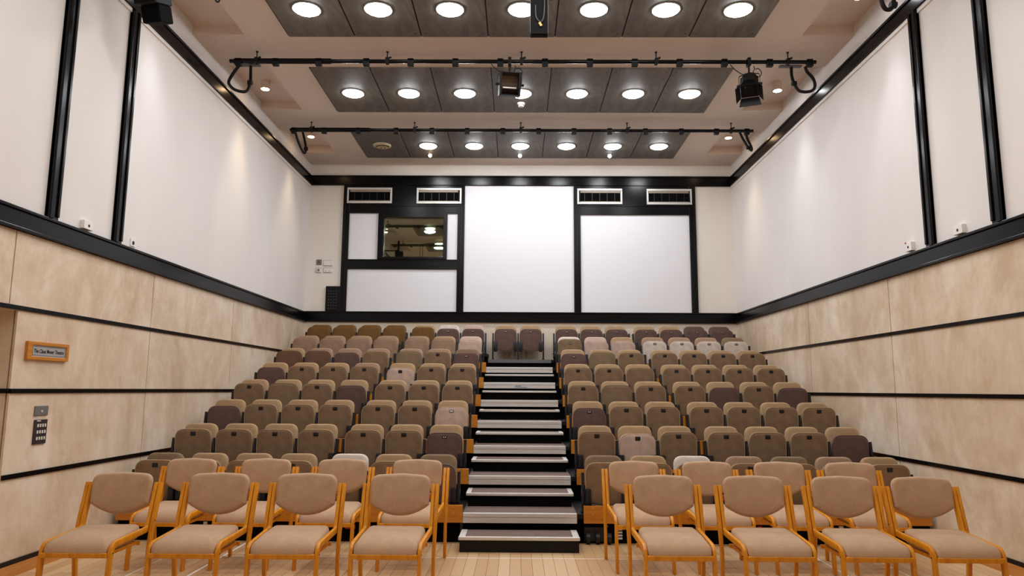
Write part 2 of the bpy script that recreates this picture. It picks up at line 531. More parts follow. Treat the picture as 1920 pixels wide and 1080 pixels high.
# ------------------------------------------------------------------ seating platform
def dk(k): return 7.70+.857*(k-1), .30+.279*(k-1)
AX0, AX1 = -.604, .586
BL, BR = -4.235, 4.262
plat = thing('seating_platform', 'stepped seating platform with timber fronts and a central aluminium edged stair', 'seating platform', (0, 7.7, 0))
def lo(x0, x1, y0, y1, z0, z1, bev=0.): return box(x0, x1, y0-7.7, y1-7.7, z0, z1, bev)
for k in range(1, 9):
    Y, z = dk(k); Y2 = dk(k+1)[0]+.05 if k < 8 else YB-.03
    for x0, x1, sgn in ((BL, -.606, -1), (.656, BR, 1)):
        obj('deck', lo(x0, x1, Y, Y2, z-.05, z), M_blackm, plat)
        if k < 8:
            o = obj('timber_fascia', lo(x0, x1, Y-.022, Y-.001, z-.092, z+.086, .004), M_fascia, plat)
            bx = -.70 if sgn < 0 else .755
            for bz in (.065, .005):
                bb = B(); add_cyl(bb, (bx, Y-7.7-.022, z+bz), (bx, Y-7.7-.026, z+bz), .007, n=10); obj('bolt', bb, M_chrome, o)
        zl = 0 if k == 1 else z-.279
        obj('riser_panel', lo(x0, x1, Y+.04, Y+.06, zl, z-.05), M_void, plat)  # black sheet paints the dark void between this deck and the one below
    if k < 8:
        o = obj('aisle_deck', lo(-.606, .656, Y+.002, Y2, z-.05, z-.002), M_blackm, plat)
        obj('carpet_tread', lo(AX0, AX1, Y+.03, Y2-.05, z-.002, z+.003), M_carpet, o)
        bm = B()
        add_box(bm, AX0, AX1, Y-.012-7.7, Y-7.7, z-.094, z-.035); add_box(bm, AX0, AX1, Y-.017-7.7, Y+.03-7.7, z-.035, z+.005, .004)
        obj('aluminium_nosing', bm, M_alu, plat)
        zl = 0 if k == 1 else z-.279
        obj('aisle_riser', lo(-.606, .656, Y+.03, Y+.05, zl, z-.05), M_void, plat)  # same painted void across the aisle, below the nosing
    if 2 <= k <= 8:
        # half step up to this deck, standing on the deck below
        if k < 8: hy, hz = Y-.43, z-.135
        else: continue
        st = obj('half_step', lo(AX0+.02, AX1-.02, hy+.015, Y+.03, hz-.142, hz-.012), M_void, plat)
        obj('carpet_tread', lo(AX0+.05, AX1-.05, hy+.03, Y-.0, hz-.012, hz+.001), M_carpet, st)
        obj('step_nosing', lo(AX0, AX1, hy-.006, hy+.03, hz-.027, hz+.004, .005), M_alu, st)
        for x0 in (AX0, AX1-.05):
            obj('side_plate', lo(x0, x0+.05, hy+.03, Y-.0, hz-.012, hz+.003), M_alu, st)
# top landing in the aisle (for the two seats above the stair)
Y, z = dk(8)
o = obj('aisle_deck', lo(-.606, .656, Y, YB-.03, 2.10, 2.149), M_blackm, plat)
obj('grey_edge', lo(-.606, .60, Y-.012, Y-.001, 2.085, 2.147, .003), M_alud, plat)  # aluminium nosing out of the light, its shade painted as grey metal
obj('aisle_riser', lo(-.606, .656, Y+.02, Y+.05, 1.97, 2.10), M_void, plat)  # black sheet painting the dark gap under the landing
# low closing panel under the first deck, with its castors and labels
for x0, x1 in ((-.635, -.606), (.62, .656)):
    obj('frame_post', lo(x0, x1, 7.73, 7.80, 0, .21), M_steel, plat)
M_rub = plain('rubber', (20, 18, 17), .5)
for xx in (.70, .80, .92):
    cb = B(); add_cyl(cb, (xx-.02, .0, .06), (xx+.02, .0, .06), .055, n=16); obj('castor', cb, M_rub, plat)
obj('bracket', lo(.66, .90, 7.715, 7.735, .02, .17, .01), M_steel, plat)
for x0, x1, z0, z1, mm, nm in ((-1.838, -1.732, .128, .172, plain('red_label', (178, 24, 36), .5), 'red_label'),
                               (2.474, 2.514, .150, .186, plain('red_plastic', (200, 20, 14), .5), 'red_label'),
                               (-1.342, -1.231, .172, .192, M_white_pl, 'white_label'), (3.318, 3.362, .140, .192, M_white_pl, 'white_label'),
                               (-3.33, -3.29, .165, .192, M_white_pl, 'white_label')):
    obj(nm, lo(x0, x1, 7.732, 7.738, z0, z1), mm, plat)
bb = B()
for zz in (.045, .075, .105, .135): add_box(bb, .985, 1.06, .022, .03, zz, zz+.018)
obj('white_louvre', bb, M_white_pl, plat)
for xx in (.905, 1.62, 2.42, 3.46, -2.92):
    bb = B(); add_cyl(bb, (xx, .03, .175), (xx, .022, .175), .011, n=10); obj('bolt', bb, M_alud, plat)
bb = B(); add_cyl(bb, (.905, .03, .05), (.905, .022, .05), .012, n=10); obj('bolt', bb, M_alud, plat)
# maker's plate on the sixth nosing (two rows of tiny print)
Y, z = dk(6)
pl = obj('maker_plate', lo(-.09, .12, Y-.0145, Y-.012, z-.085, z-.045), plain('plate', (206, 208, 210), .4, .3), plat)
bb = B(); add_box(bb, -.08, .02, Y-.0155-7.7, Y-.0145-7.7, z-.06, z-.05); add_box(bb, -.08, .11, Y-.0155-7.7, Y-.0145-7.7, z-.078, z-.072)
obj('print_lines', bb, plain('blue_print', (58, 82, 130), .5), pl)

# loose first step on the floor
st = thing('aisle_step', 'low black step with brown carpet tread on the floor below the stair', 'step', (0, 7.28, 0))
bx = lambda x0, x1, y0, y1, z0, z1, bev=0.: box(x0, x1, y0-7.28, y1-7.28, z0, z1, bev)
obj('body', bx(-.603, .573, 7.285, 7.655, 0, .125), M_blackm, st)
obj('carpet_tread', bx(-.55, .515, 7.30, 7.65, .125, .146), M_carpet, st)
obj('nosing', bx(-.615, .582, 7.268, 7.302, .115, .149, .006), M_alu, st)
for x0 in (-.61, .515): obj('side_plate', bx(x0, x0+.062, 7.302, 7.655, .125, .148, .002), M_alu, st)

# ------------------------------------------------------------------ tip-up seats
def lean(y0, z0, ang):
    c, s = math.cos(ang), math.sin(ang)
    return lambda v: (v.x, y0+(v.y-y0)*c+(v.z-z0)*s, z0-(v.y-y0)*s+(v.z-z0)*c)
_cache = {}
PLEAN = lean(.115, .30, math.radians(-3))
def pan_mesh(col, low, plain_):
    key = ('pan', col, low, plain_)
    if key not in _cache:
        top = .488 if low else .515
        w = .212 if low else .218
        out = round_poly([(-w+.012, .085, .03), (0, .058, .16), (w-.012, .085, .03), (w, .20, .2), (w, top, .115), (-w, top, .115), (-w, .20, .2)], 7)
        bm = add_cushion(B(), out, .092, .160, .024, .004, .01, PLEAN, 0)
        nb = len(bm.faces)
        ring = [Vector(PLEAN(Vector((q.x*.985, .101, .30+(q.y-.30)*.99)))) for q in out]
        add_tube(bm, ring+ring[:2], .0062, 6, False, True)
        bm.faces.ensure_lookup_table()
        for f_ in bm.faces[nb:]: f_.material_index = 1
        _cache[key] = mesh_of(bm, [FAB[col], FAB['TB' if col == 'T' else col]], 'seat_pan', True)  # tan piping takes the lit tone, painting the highlight on the rim
    return _cache[key]
def back_mesh(col):
    key = ('back', col)
    if key not in _cache:
        w = .206
        out = round_poly([(-w+.01, .10, .05), (w-.01, .10, .05), (w, .25, .2), (w, .575, .105), (-w, .575, .105), (-w, .25, .2)], 7)
        wl = lean(.255, .10, math.radians(10))
        def warp(v):
            q = Vector(wl(v)); q.y += .9*v.x*v.x*.5; return q
        bm = add_cushion(B(), out, .195, .255, .026, .008, .006, warp)
        _cache[key] = mesh_of(bm, FAB['TB' if col == 'T' else col], 'backrest', True)  # tan backs get the lit tone, standing in for light from above
    return _cache[key]
def support_mesh(drop):
    key = ('sup', drop)
    if key not in _cache:
        bm = B()
        add_ribbon(bm, [(0, .115, .003-drop), (0, .115, .12), (0, .125, .25), (0, .155, .405)], .030, [.05, .06, .075, .09])
        add_box(bm, -.024, .024, .07, .18, .003-drop, -drop+.022, .003)
        _cache[key] = mesh_of(bm, M_steel, 'side_support')
    return _cache[key]
def small(key, fn, m):
    if key not in _cache: _cache[key] = mesh_of(fn(), m, key, True)
    return _cache[key]
def bracket_bm():
    bm = B(); add_box(bm, -.03, .03, .058, .15, .05, .245, .012)
    add_cyl(bm, (-.034, .10, .10), (.034, .10, .10), .02, n=12); return bm
M_hole = plain('seat_handle_black', (20, 15, 14), .6)
M_tagb = plain('seat_tag_frame', (44, 32, 28), .5)
lw = PLEAN
def handle_bm():
    bm = B(); add_box(bm, -.031, .031, .0855, .11, .440, .486, .006)
    for v in bm.verts: v.co = Vector(lw(v.co))
    return bm
def tag_bm(z=.44):
    bm = B(); add_box(bm, -.029, .029, .0855, .10, z-.017, z+.017, .004)
    for v in bm.verts: v.co = Vector(lw(v.co))
    return bm
def tagnum_bm(z=.44):
    bm = B()
    for x in (-.011, .011): add_box(bm, x-.0055, x+.0055, .0845, .088, z-.006, z+.006)
    for v in bm.verts: v.co = Vector(lw(v.co))
    return bm
def tagwhite_bm(z=.44):
    bm = B(); add_box(bm, -.022, .022, .0842, .088, z-.010, z+.010, .002)
    for v in bm.verts: v.co = Vector(lw(v.co))
    return bm

def seat(x, Y, z, pan, back, fit, right_end, left_sup, label, group, drop=0.):
    """fit: '-' plain, 'h' dark handle recess, 't' number plate, 'w' white plate"""
    low = pan in 'MPW' and fit in 'tw-h' and pan != 'T'
    r = thing('tip_up_seat', label, 'seat', (x, Y, z), 0, group)
    p = link('seat_pan', pan_mesh(pan, low, fit == '-'), r)
    link('backrest', back_mesh(back), r)
    if left_sup: link('side_support', support_mesh(drop), r, (-.2435, 0, 0))
    if right_end: link('side_support', support_mesh(drop), r, (.2435, 0, 0))
    for s in (-1, 1): link('pivot_bracket', small('bracket', bracket_bm, M_steel), r, (s*.192, 0, 0))
    if fit == 'h': link('handle_recess', small('handle_low' if low else 'handle', (lambda: handle_bm()), M_hole), p, (0, 0, -.027) if low else None)
    if fit in 'tw':
        t = link('number_plate', small('plate', tag_bm, M_tagb), p)
        if fit == 't': link('number', small('number', tagnum_bm, M_white_pl), t)
        else: link('number', small('number_white', tagwhite_bm, M_white_pl), t)
    return r

SX = [.905, 1.390, 1.875, 2.44, 2.93, 3.42, 3.91]
# per row, from the stair outwards: (pan, fitting, back)
LEFT = {
 1: 'M-L T-T T-W ThT T-T T-T ThL',
 2: 'MtT ThT ThT ThT ThT ThT ThT',
 3: 'PwT ThT ThT ThT ThT ThT M-T',
 4: 'ThT ThT ThT M-T ThT L-T ThT',
 5: 'ThT ThT PhT ThG ThT ThT M-T',
 6: 'MtL ThG L-G T-G M-G D-G D-T',
 7: 'P-P G-T G-G G-G G-G G-G G-G',
 8: 'MtP MtW O-T O-O O-O O-O O-O',
}
RIGHT = {
 1: 'T-L T-T T-W ThG T-L T-G ThT',
 2: 'ThT PhT ThT ThT ThT ThT M-T',
 3: 'MtT ThT ThT ThT ThT ThT ThT',
 4: 'ThT L-T ThT ThT M-T ThT M-T',
 5: 'ThT ThT T-T ThT ThT ThT ThT',
 6: 'MtT L-T ThT ThT ThT ThT ThT',
 7: 'LtW P-P P-T WtG WtG WtG WtL',
 8: 'MtT MtT MtT MtT MtT MtM MtM',
}
def seat_label(pan, fit, back, row, pos, side):
    f = {'-': '', 'h': 'notched ', 't': 'plated ', 'w': 'white-plated '}[fit]
    where = 'sign side' if side < 0 else 'opposite the sign'
    rw = 'top row' if row == 8 else 'lowest row' if row == 1 else ORD[row-1]+' row up'
    ps = 'beside the stair' if pos == 0 else 'beside the stone wall' if pos == 6 else ORD[pos]+' from the stair'
    bk = '' if back == pan else ', %s back' % FABNAME[back].split()[0]
    s = '%s%s tip-up seat%s, %s, %s, %s' % (f, FABNAME[pan], bk, rw, ps, where)
    if len(s.split()) > 16: s = '%s%s tip-up seat, %s, %s, %s' % (f, FABNAME[pan], rw, ps, where)
    return s
for k in range(1, 9):
    Y, z = dk(k)
    for side, tab in ((-1, LEFT), (1, RIGHT)):
        for i, code in enumerate(tab[k].split()):
            pan, fit, back = code
            # banks are 3 | 4 seats: every seat carries the support on its outer side, bank ends both
            outer_is_left = side < 0
            inner_end = i in (0, 3)
            left = outer_is_left or inner_end
            right = (not outer_is_left) or inner_end
            seat(side*SX[i], Y, z, pan, back, fit, right, left, seat_label(pan, fit, back, k, i, side), 'tip-up seats on the seating platform')
Y, z = dk(8)
seat(-.275, Y, z, 'M', 'T', 't', False, True, 'mauve brown tip-up seat at the head of the stair, toward the sign wall', 'tip-up seats on the seating platform', .10)
seat(.212, Y, z, 'M', 'T', 't', True, True, 'mauve brown tip-up seat at the head of the stair, away from the sign wall', 'tip-up seats on the seating platform', .10)

# ------------------------------------------------------------------ loose wooden chairs on the floor
ch = thing('padded_chair', '', 'chair', (0, 0, 0), 0, 'padded beech chairs on the floor')
def cushion_warp(v):
    q = Vector(lean(.33, .60, math.radians(9))(v)); q.y += .5*(v.x*v.x) * -1.0 - .02; return q
arc = [(x_/10*.236, .577+.088*abs(x_/10)**2.1, .02 if abs(x_) == 10 else 0) for x_ in range(-10, 11)]
out = round_poly(arc+[(.243, .893, .075), (.0, .905, .3), (-.243, .893, .075)], 8)
obj('backrest', add_cushion(B(), out, .292, .352, .028, .012, .006, cushion_warp), M_chair, ch, True)
# seat pad: built flat in xz then laid down
sout = round_poly([(-.232, -.282, .05), (.232, -.282, .05), (.234, .0, .3), (.225, .222, .06), (-.225, .222, .06), (-.234, .0, .3)], 8)
def lay(v):
    x, d, h = v.x, v.z, -v.y
    z = .425+h
    if h > .0: z += .016*math.sin(max(0, min(1, (d+.27)/.2))*PI/2) * 1
    z += .02*max(0, (d-.02)/.2)**1.5 if d > .02 else 0
    z += -.042*max(0, (-.17-d)/.11)**2 if (d < -.17 and h > -.01) else 0
    return (x, d, z)
obj('seat', add_cushion(B(), sout, -.064, .030, .038, .010, 0, lay), M_chair, ch, True)
for s in (-1, 1):
    x = s*.262
    p = bend([(s*.2635, .338, .822), (s*.2615, .238, .478), (s*.249, -.238, .450), (s*.247, -.278, .0)], [.034, .062], 8)
    o = obj('leg', add_ribbon(B(), p, .027, .044), M_wood, ch, True)
    q = bend([(s*.2955, .340, .822), (s*.2935, .240, .478), (s*.289, .222, .32), (s*.284, .258, .0)], .12, 7)
    o2 = obj('leg', add_ribbon(B(), q, .027, .042), M_wood, ch, True)
    for yy, zz in ((.327, .775), (.258, .540)):
        bb = B(); add_cyl(bb, (s*.3060, yy, zz), (s*.3085, yy, zz), .006, n=10); obj('screw', bb, M_hole, o2)
    bb = B(); add_cyl(bb, (s*.2600, -.235, .395), (s*.2640, -.235, .395), .006, n=10)
    obj('screw', bb, M_hole, o)
obj('front_rail', box(-.237, .237, -.286, -.262, .370, .404, .004), M_wood, ch)
obj('rear_rail', box(-.248, .248, .150, .172, .372, .402, .004), M_wood, ch)
for s in (-1, 1): obj('side_rail', box(s*.224-.010, s*.224+.010, -.246, .150, .376, .402, .003), M_wood, ch)
bmr = B(); add_box(bmr, -.250, .250, .352, .366, .70, .745, .004)
obj('back_rail', bmr, M_wood, ch)
FRONT = [(-3.217, 5.58), (-2.443, 5.59), (-1.729, 5.59), (-.983, 5.60), (1.140, 5.63), (1.863, 5.63), (2.570, 5.63), (3.217, 5.63)]
REAR = [(-3.20, 6.765), (-2.478, 6.785), (-1.742, 6.80), (-1.012, 6.80), (1.088, 6.785), (1.800, 6.785), (2.488, 6.79), (3.175, 6.79)]
cpos = ['beside the stone wall', 'second from the stone wall', 'third from the stone wall', 'beside the aisle']
first = True
for nm, row in (('front row', FRONT), ('second row', REAR)):
    for i, (x, y) in enumerate(row):
        j = i if i < 4 else 7-i
        lab = 'beech chair, taupe pads, %s, %s, %s' % (nm, cpos[j], 'sign side' if i < 4 else 'opposite the sign')
        rz = math.radians(random.uniform(-1.2, 1.2))
        if first: ch.location = (x, y, 0); ch['label'] = lab; first = False
        else: dup(ch, (x, y, 0), lab, rz)

# floor tape
M_tape = plain('white_tape', (232, 228, 220), .6)
for x0, x1, y0, y1, lab in ((-2.84, 2.84, 7.037, 7.05, 'thin white tape line crossing the floor in front of the step'),
                        (-2.842, -2.82, 5.2, 7.69, 'white tape line running along the floor under the chairs on the sign side'),
                        (-3.36, -3.345, 5.2, 7.2, 'outer white tape line along the floor near the sign wall'),
                        (2.82, 2.842, 5.2, 7.15, 'white tape line running along the floor under chairs opposite the sign'),
                        (3.36, 3.375, 5.2, 7.2, 'outer white tape line along the floor near the plain stone wall')):
    tag(obj('floor_tape', box(x0, x1, y0, y1, .0002, .0012), M_tape), lab, 'tape', 'tape lines on the floor')

# ------------------------------------------------------------------ ceiling panels and lamps
PW = .8665
PX0 = -3.040
rows = [(7.34, 8.72, 8.03, 'panel row over the stage end'), (9.644, 11.27, 10.49, 'middle panel row'), (12.15, 13.625, 12.89, 'panel row by the back wall')]
M_lamp = emit('lamp_glow', (250, 251, 254), 70)
M_lampoff = plain('lamp_cream', (206, 180, 130), .5)
M_rim = plain('lamp_rim', (225, 225, 225), .4)
lens = B()
N = 32
prev = None
for i in range(7):
    a = i/6*PI/2
    r = .158*math.cos(a) if i < 6 else 0; h = -.045*math.sin(a)
    ring = [lens.verts.new((r*math.cos(2*PI*k/N), r*math.sin(2*PI*k/N), h-.004)) for k in range(N)] if i < 6 else [lens.verts.new((0, 0, h-.004))]
    if prev:
        for k in range(N):
            if len(ring) > 1: lens.faces.new((prev[k], prev[(k+1) % N], ring[(k+1) % N], ring[k]))
            else: lens.faces.new((prev[k], prev[(k+1) % N], ring[0]))
    prev = ring
lens_me = mesh_of(lens, M_lamp, 'diffuser', True)
rimb = B()
bmesh.ops.create_cone(rimb, cap_ends=True, segments=32, radius1=.168, radius2=.168, depth=.012, matrix=Matrix.Translation((0, 0, -.006)))
rim_me = mesh_of(rimb, M_rim, 'rim', True)
for ri, (y0, y1, yl, rn) in enumerate(rows):
    pme = mesh_of(box(.009, PW-.009, 0, y1-y0, -.022, 0, .003), M_panel, 'board')
    sb = B(); add_cyl(sb, (0, 0, -.022), (0, 0, -.025), .009, n=8); sme = mesh_of(sb, M_blackm, 'screw')
    bme = mesh_of(box(-.0085, .0085, 0, y1-y0, -.010, -.0005), M_blackm, 'gap')  # black strip paints the shade in the joint between boards
    for i in range(7):
        pos = ('end board by the sign wall' if i == 0 else 'end board by the plain stone wall' if i == 6 else ORD[i]+' board from the sign wall')
        t = thing('ceiling_panel', 'grey ceiling board, %s, %s' % (rn, pos), 'ceiling panel', (PX0+PW*i, y0, ZC), 0, 'grey ceiling boards')
        link('board', pme, t); link('shadow_gap', bme, t)
        for sx, sy in ((.07, .1), (PW-.07, .1), (.07, y1-y0-.1), (PW-.07, y1-y0-.1)): link('screw', sme, t, (sx, sy, 0))
        lx = PX0+PW*(i+.5)
        if ri == 2 and i == 0:
            l = thing('ceiling_lamp', 'unlit cream ceiling disc with a drawn smile, by the back wall', 'lamp', (lx, yl, ZC-.022))
            link('rim', rim_me, l)
            bb = B(); bmesh.ops.create_cone(bb, cap_ends=True, segments=32, radius1=.155, radius2=.145, depth=.012, matrix=Matrix.Translation((0, 0, -.018)) @ Matrix.Rotation(PI, 4, 'X'))
            d = obj('diffuser', bb, M_lampoff, l, True)
            sm = B()
            # the mouth and eyes, seen from below
            add_tube(sm, [(.115*math.cos(a), .115*math.sin(a)*.8+.02, -.0245) for a in [PI+PI*q/10 for q in range(0, 11)]], .010, 6)
            for ex in (-.03, .03): add_tube(sm, [(ex, .05, -.0245), (ex, .085, -.0245)], .009, 6, False)
            sf = obj('smile_drawing', sm, M_hole, d)
        else:
            pos = ('nearest the sign wall' if i == 0 else 'nearest the plain stone wall' if i == 6 else ORD[i]+' from the sign wall')
            l = thing('ceiling_lamp', 'lit round lamp, %s, %s' % (rn, pos), 'lamp', (lx, yl, ZC-.022), 0, 'round ceiling lamps')
            link('rim', rim_me, l); link('diffuser', lens_me, l)

# lamps of the further rows over the stage, outside the frame
LIGHT_W = 16
for yl in (5.58, 3.13):
    for i in range(7):
        d = bpy.data.lights.new('stage_lamp', 'AREA'); d.shape = 'DISK'; d.size = .316; d.energy = LIGHT_W; d.color = (.99, .985, .97)
        o = bpy.data.objects.new('stage_lamp', d); C.objects.link(o); o.location = (PX0+PW*(i+.5), yl, ZC-.03)

# small wall-side downlights in the recesses
M_dl_w = emit('downlight_warm', (255, 214, 160), 30)
M_dl_c = emit('downlight_cool', (248, 250, 255), 34)
def downlight(x, y, ztop, h, mat, warm, lab):
    t = thing('downlight', lab, 'downlight', (x, y, ztop), 0, 'small downlights along the walls')
    bb = B(); add_cyl(bb, (0, 0, 0), (0, 0, -h), .068, .068, 24); obj('housing', bb, M_ceil, t, True)
    bb = B(); add_cyl(bb, (0, 0, -h), (0, 0, -h-.004), .058, .058, 24); obj('bulb', bb, mat, t, True)
    d = bpy.data.lights.new('downlight_beam', 'SPOT'); d.energy = 105 if warm else 85
    d.color = (1, .78, .55) if warm else (.93, .96, 1); d.spot_size = math.radians(62); d.spot_blend = 1.0; d.shadow_soft_size = .10
    o = bpy.data.objects.new('downlight_beam', d); C.objects.link(o); o.parent = t; o.location = (0, 0, -h-.02)
    return t
downlight(-3.95, 10.42, RZ, .135, M_dl_w, True, 'small warm drum downlight in the middle recess by the sign wall')
downlight(3.93, 10.44, RZ, .135, M_dl_c, False, 'small white drum downlight in the middle recess by the plain wall')
downlight(-3.93, 12.80, RZ, .03, M_dl_w, True, 'small warm downlight in the recess at the back, sign wall side')
downlight(3.87, 12.80, RZ, .03, M_dl_w, True, 'small warm downlight in the recess at the back, plain wall side')
downlight(-3.95, 7.75, RZ, .135, M_dl_c, False, 'small drum downlight in the recess above the black loudspeaker')
downlight(3.93, 7.80, RZ, .135, M_dl_c, False, 'small drum downlight in the stage end recess by the plain wall')
# three little spots on the panel row by the back wall
for i, x in enumerate((-1.763, -.012, 1.730)):
    t = thing('spot_lamp', 'tiny bright spot lamp behind the %s of the back lamps' % ('sign-wall end', 'middle', 'plain-wall end')[i], 'lamp', (x, 13.37, ZC-.022), 0, 'tiny spot lamps')
    bb = B(); add_cyl(bb, (0, 0, 0), (0, 0, -.03), .04, .04, 20); obj('housing', bb, M_rim, t, True)
    bb = B(); bmesh.ops.create_uvsphere(bb, u_segments=16, v_segments=8, radius=.032, matrix=Matrix.Translation((0, 0, -.035)))
    obj('bulb', bb, M_dl_w if i == 0 else M_dl_c, t, True)
# smoke detector
t = thing('smoke_detector', 'white round smoke detector on the middle grey panel row', 'smoke detector', (-.003, 10.88, ZC-.022))
bb = B(); add_cyl(bb, (0, 0, 0), (0, 0, -.022), .062, .062, 24); obj('base', bb, M_white_pl, t, True)
bb = B(); add_cyl(bb, (0, 0, -.022), (0, 0, -.062), .056, .040, 24); h = obj('head', bb, M_white_pl, t, True)
bb = B()
for k in range(9):
    a = 2*PI*k/9; add_box(bb, .051*math.cos(a)-.006, .051*math.cos(a)+.006, .051*math.sin(a)-.006, .051*math.sin(a)+.006, -.045, -.036)
obj('slot', bb, M_blackm, h)

# ------------------------------------------------------------------ lighting bars
def light_bar(y, boxes, loops, lab, rods=(-3.62, -1.835, -.005, 1.825, 3.61)):
    zb = 6.0
    t = thing('lighting_bar', lab, 'lighting bar', (0, y, zb), 0, 'black lighting bars')
    bb = B(); add_cyl(bb, (-3.985, 0, 0), (3.985, 0, 0), .027, n=18)
    add_box(bb, -3.93, -2.6, -.012, .012, -.036, .036); obj('tube', bb, M_black, t, True)
    for x in rods:
        bb = B(); add_cyl(bb, (x, 0, .02), (x, 0, ZC-zb), .008, n=8); add_cyl(bb, (x, 0, ZC-zb-.012), (x, 0, ZC-zb), .018, n=10)
        r = obj('hanger_rod', bb, M_blackm, t, True)
        bb = B(); add_box(bb, x-.022, x+.022, -.04, .04, -.036, .046, .006); add_cyl(bb, (x+.02, 0, .045), (x+.055, 0, .06), .014, n=10)
        obj('clamp', bb, M_blackm, r)
    for x in boxes:
        bb = B(); add_box(bb, x-.040, x+.040, -.032, .032, .020, .033, .003)
        add_box(bb, x-.041, x+.041, -.034, .034, -.066, -.012, .004)
        obj('socket_box', bb, M_blackm, t)
    for lp in loops:
        pts = [(p[0], p[1]-y, p[2]-zb) for p in lp]
        bb = B(); add_tube(bb, pts, .021, 10); c = obj('conduit_loop', bb, M_blackm, t, True)
        e = pts[-1]
        bb = B(); add_box(bb, e[0]-.17, e[0]+.14, e[1]-.03, e[1]+.03, e[2]-.0, ZC-zb, .002)
        obj('wall_plate', bb, M_alud, c)
        k = pts[-3]
        bb = B(); add_cyl(bb, (k[0]-.03, k[1], k[2]), (k[0]+.03, k[1], k[2]), .034, n=12); obj('cable_gland', bb, M_blackm, c)
    return t
b1 = [-3.867, -3.356, -2.769, -2.118, -1.514, -.904, -.294, .315, .924, 1.532, 2.139, 2.746, 3.359, 3.899]
l1L = [(-3.851, 9.17, 5.943), (-3.952, 9.218, 5.842), (-4.024, 9.266, 5.755), (-4.026, 9.313, 5.715), (-3.976, 9.361, 5.674), (-3.883, 9.409, 5.664), (-3.836, 9.457, 5.708), (-3.824, 9.504, 5.84), (-3.842, 9.552, 5.981), (-3.861, 9.58, 6.123)]
l1R = [(3.839, 9.17, 5.93), (3.878, 9.213, 5.883), (3.965, 9.256, 5.818), (4.011, 9.299, 5.752), (4.018, 9.342, 5.703), (3.985, 9.385, 5.679), (3.905, 9.428, 5.688), (3.85, 9.471, 5.733), (3.815, 9.514, 5.848), (3.805, 9.557, 5.981), (3.815, 9.58, 6.12)]
b2 = [-3.919, -3.393, -2.804, -2.150, -1.533, -.926, -.311, .304, .910, 1.524, 2.137, 2.751, 3.354, 3.875]
l2L = [(-3.897, 11.77, 5.968), (-3.861, 11.842, 5.824), (-3.815, 11.913, 5.699), (-3.782, 11.985, 5.655), (-3.776, 12.03, 5.749), (-3.828, 12.08, 5.948), (-3.885, 12.11, 6.125)]
l2R = [(3.857, 11.77, 5.958), (3.912, 11.842, 5.867), (3.992, 11.913, 5.765), (4.014, 11.985, 5.726), (3.978, 12.03, 5.794), (3.904, 12.08, 5.971), (3.858, 12.11, 6.117)]
light_bar(9.17, b1, (l1L, l1R), 'black lighting bar with both lanterns, below the middle panel row')
light_bar(11.77, b2, (l2L, l2R), 'empty black lighting bar closest to the back wall')
def sh(lp, dy, dz): return [(p[0], p[1]+dy, p[2]+dz) for p in lp]
# the bar over the stage end: only the bottom of its loop hangs into view
drop = [(3.50, 6.57, 5.95), (3.505, 6.58, 5.60), (3.545, 6.60, 5.37), (3.60, 6.61, 5.315), (3.66, 6.62, 5.37), (3.70, 6.66, 5.62), (3.72, 6.72, 6.12)]
light_bar(6.57, b1, (drop,), 'black lighting bar over the stage end with one long hanging loop')
t = thing('hanging_cable', 'thin black cable end dangling from the ceiling above the loudspeaker', 'cable', (-3.04, 6.60, 5.93))
bb = B(); add_tube(bb, [(-.04, 0, .05), (-.045, 0, -.42), (0, .0, -.548), (.035, 0, -.42), (.04, 0, .05)], .008, 8); obj('cable_loop', bb, M_blackm, t, True)

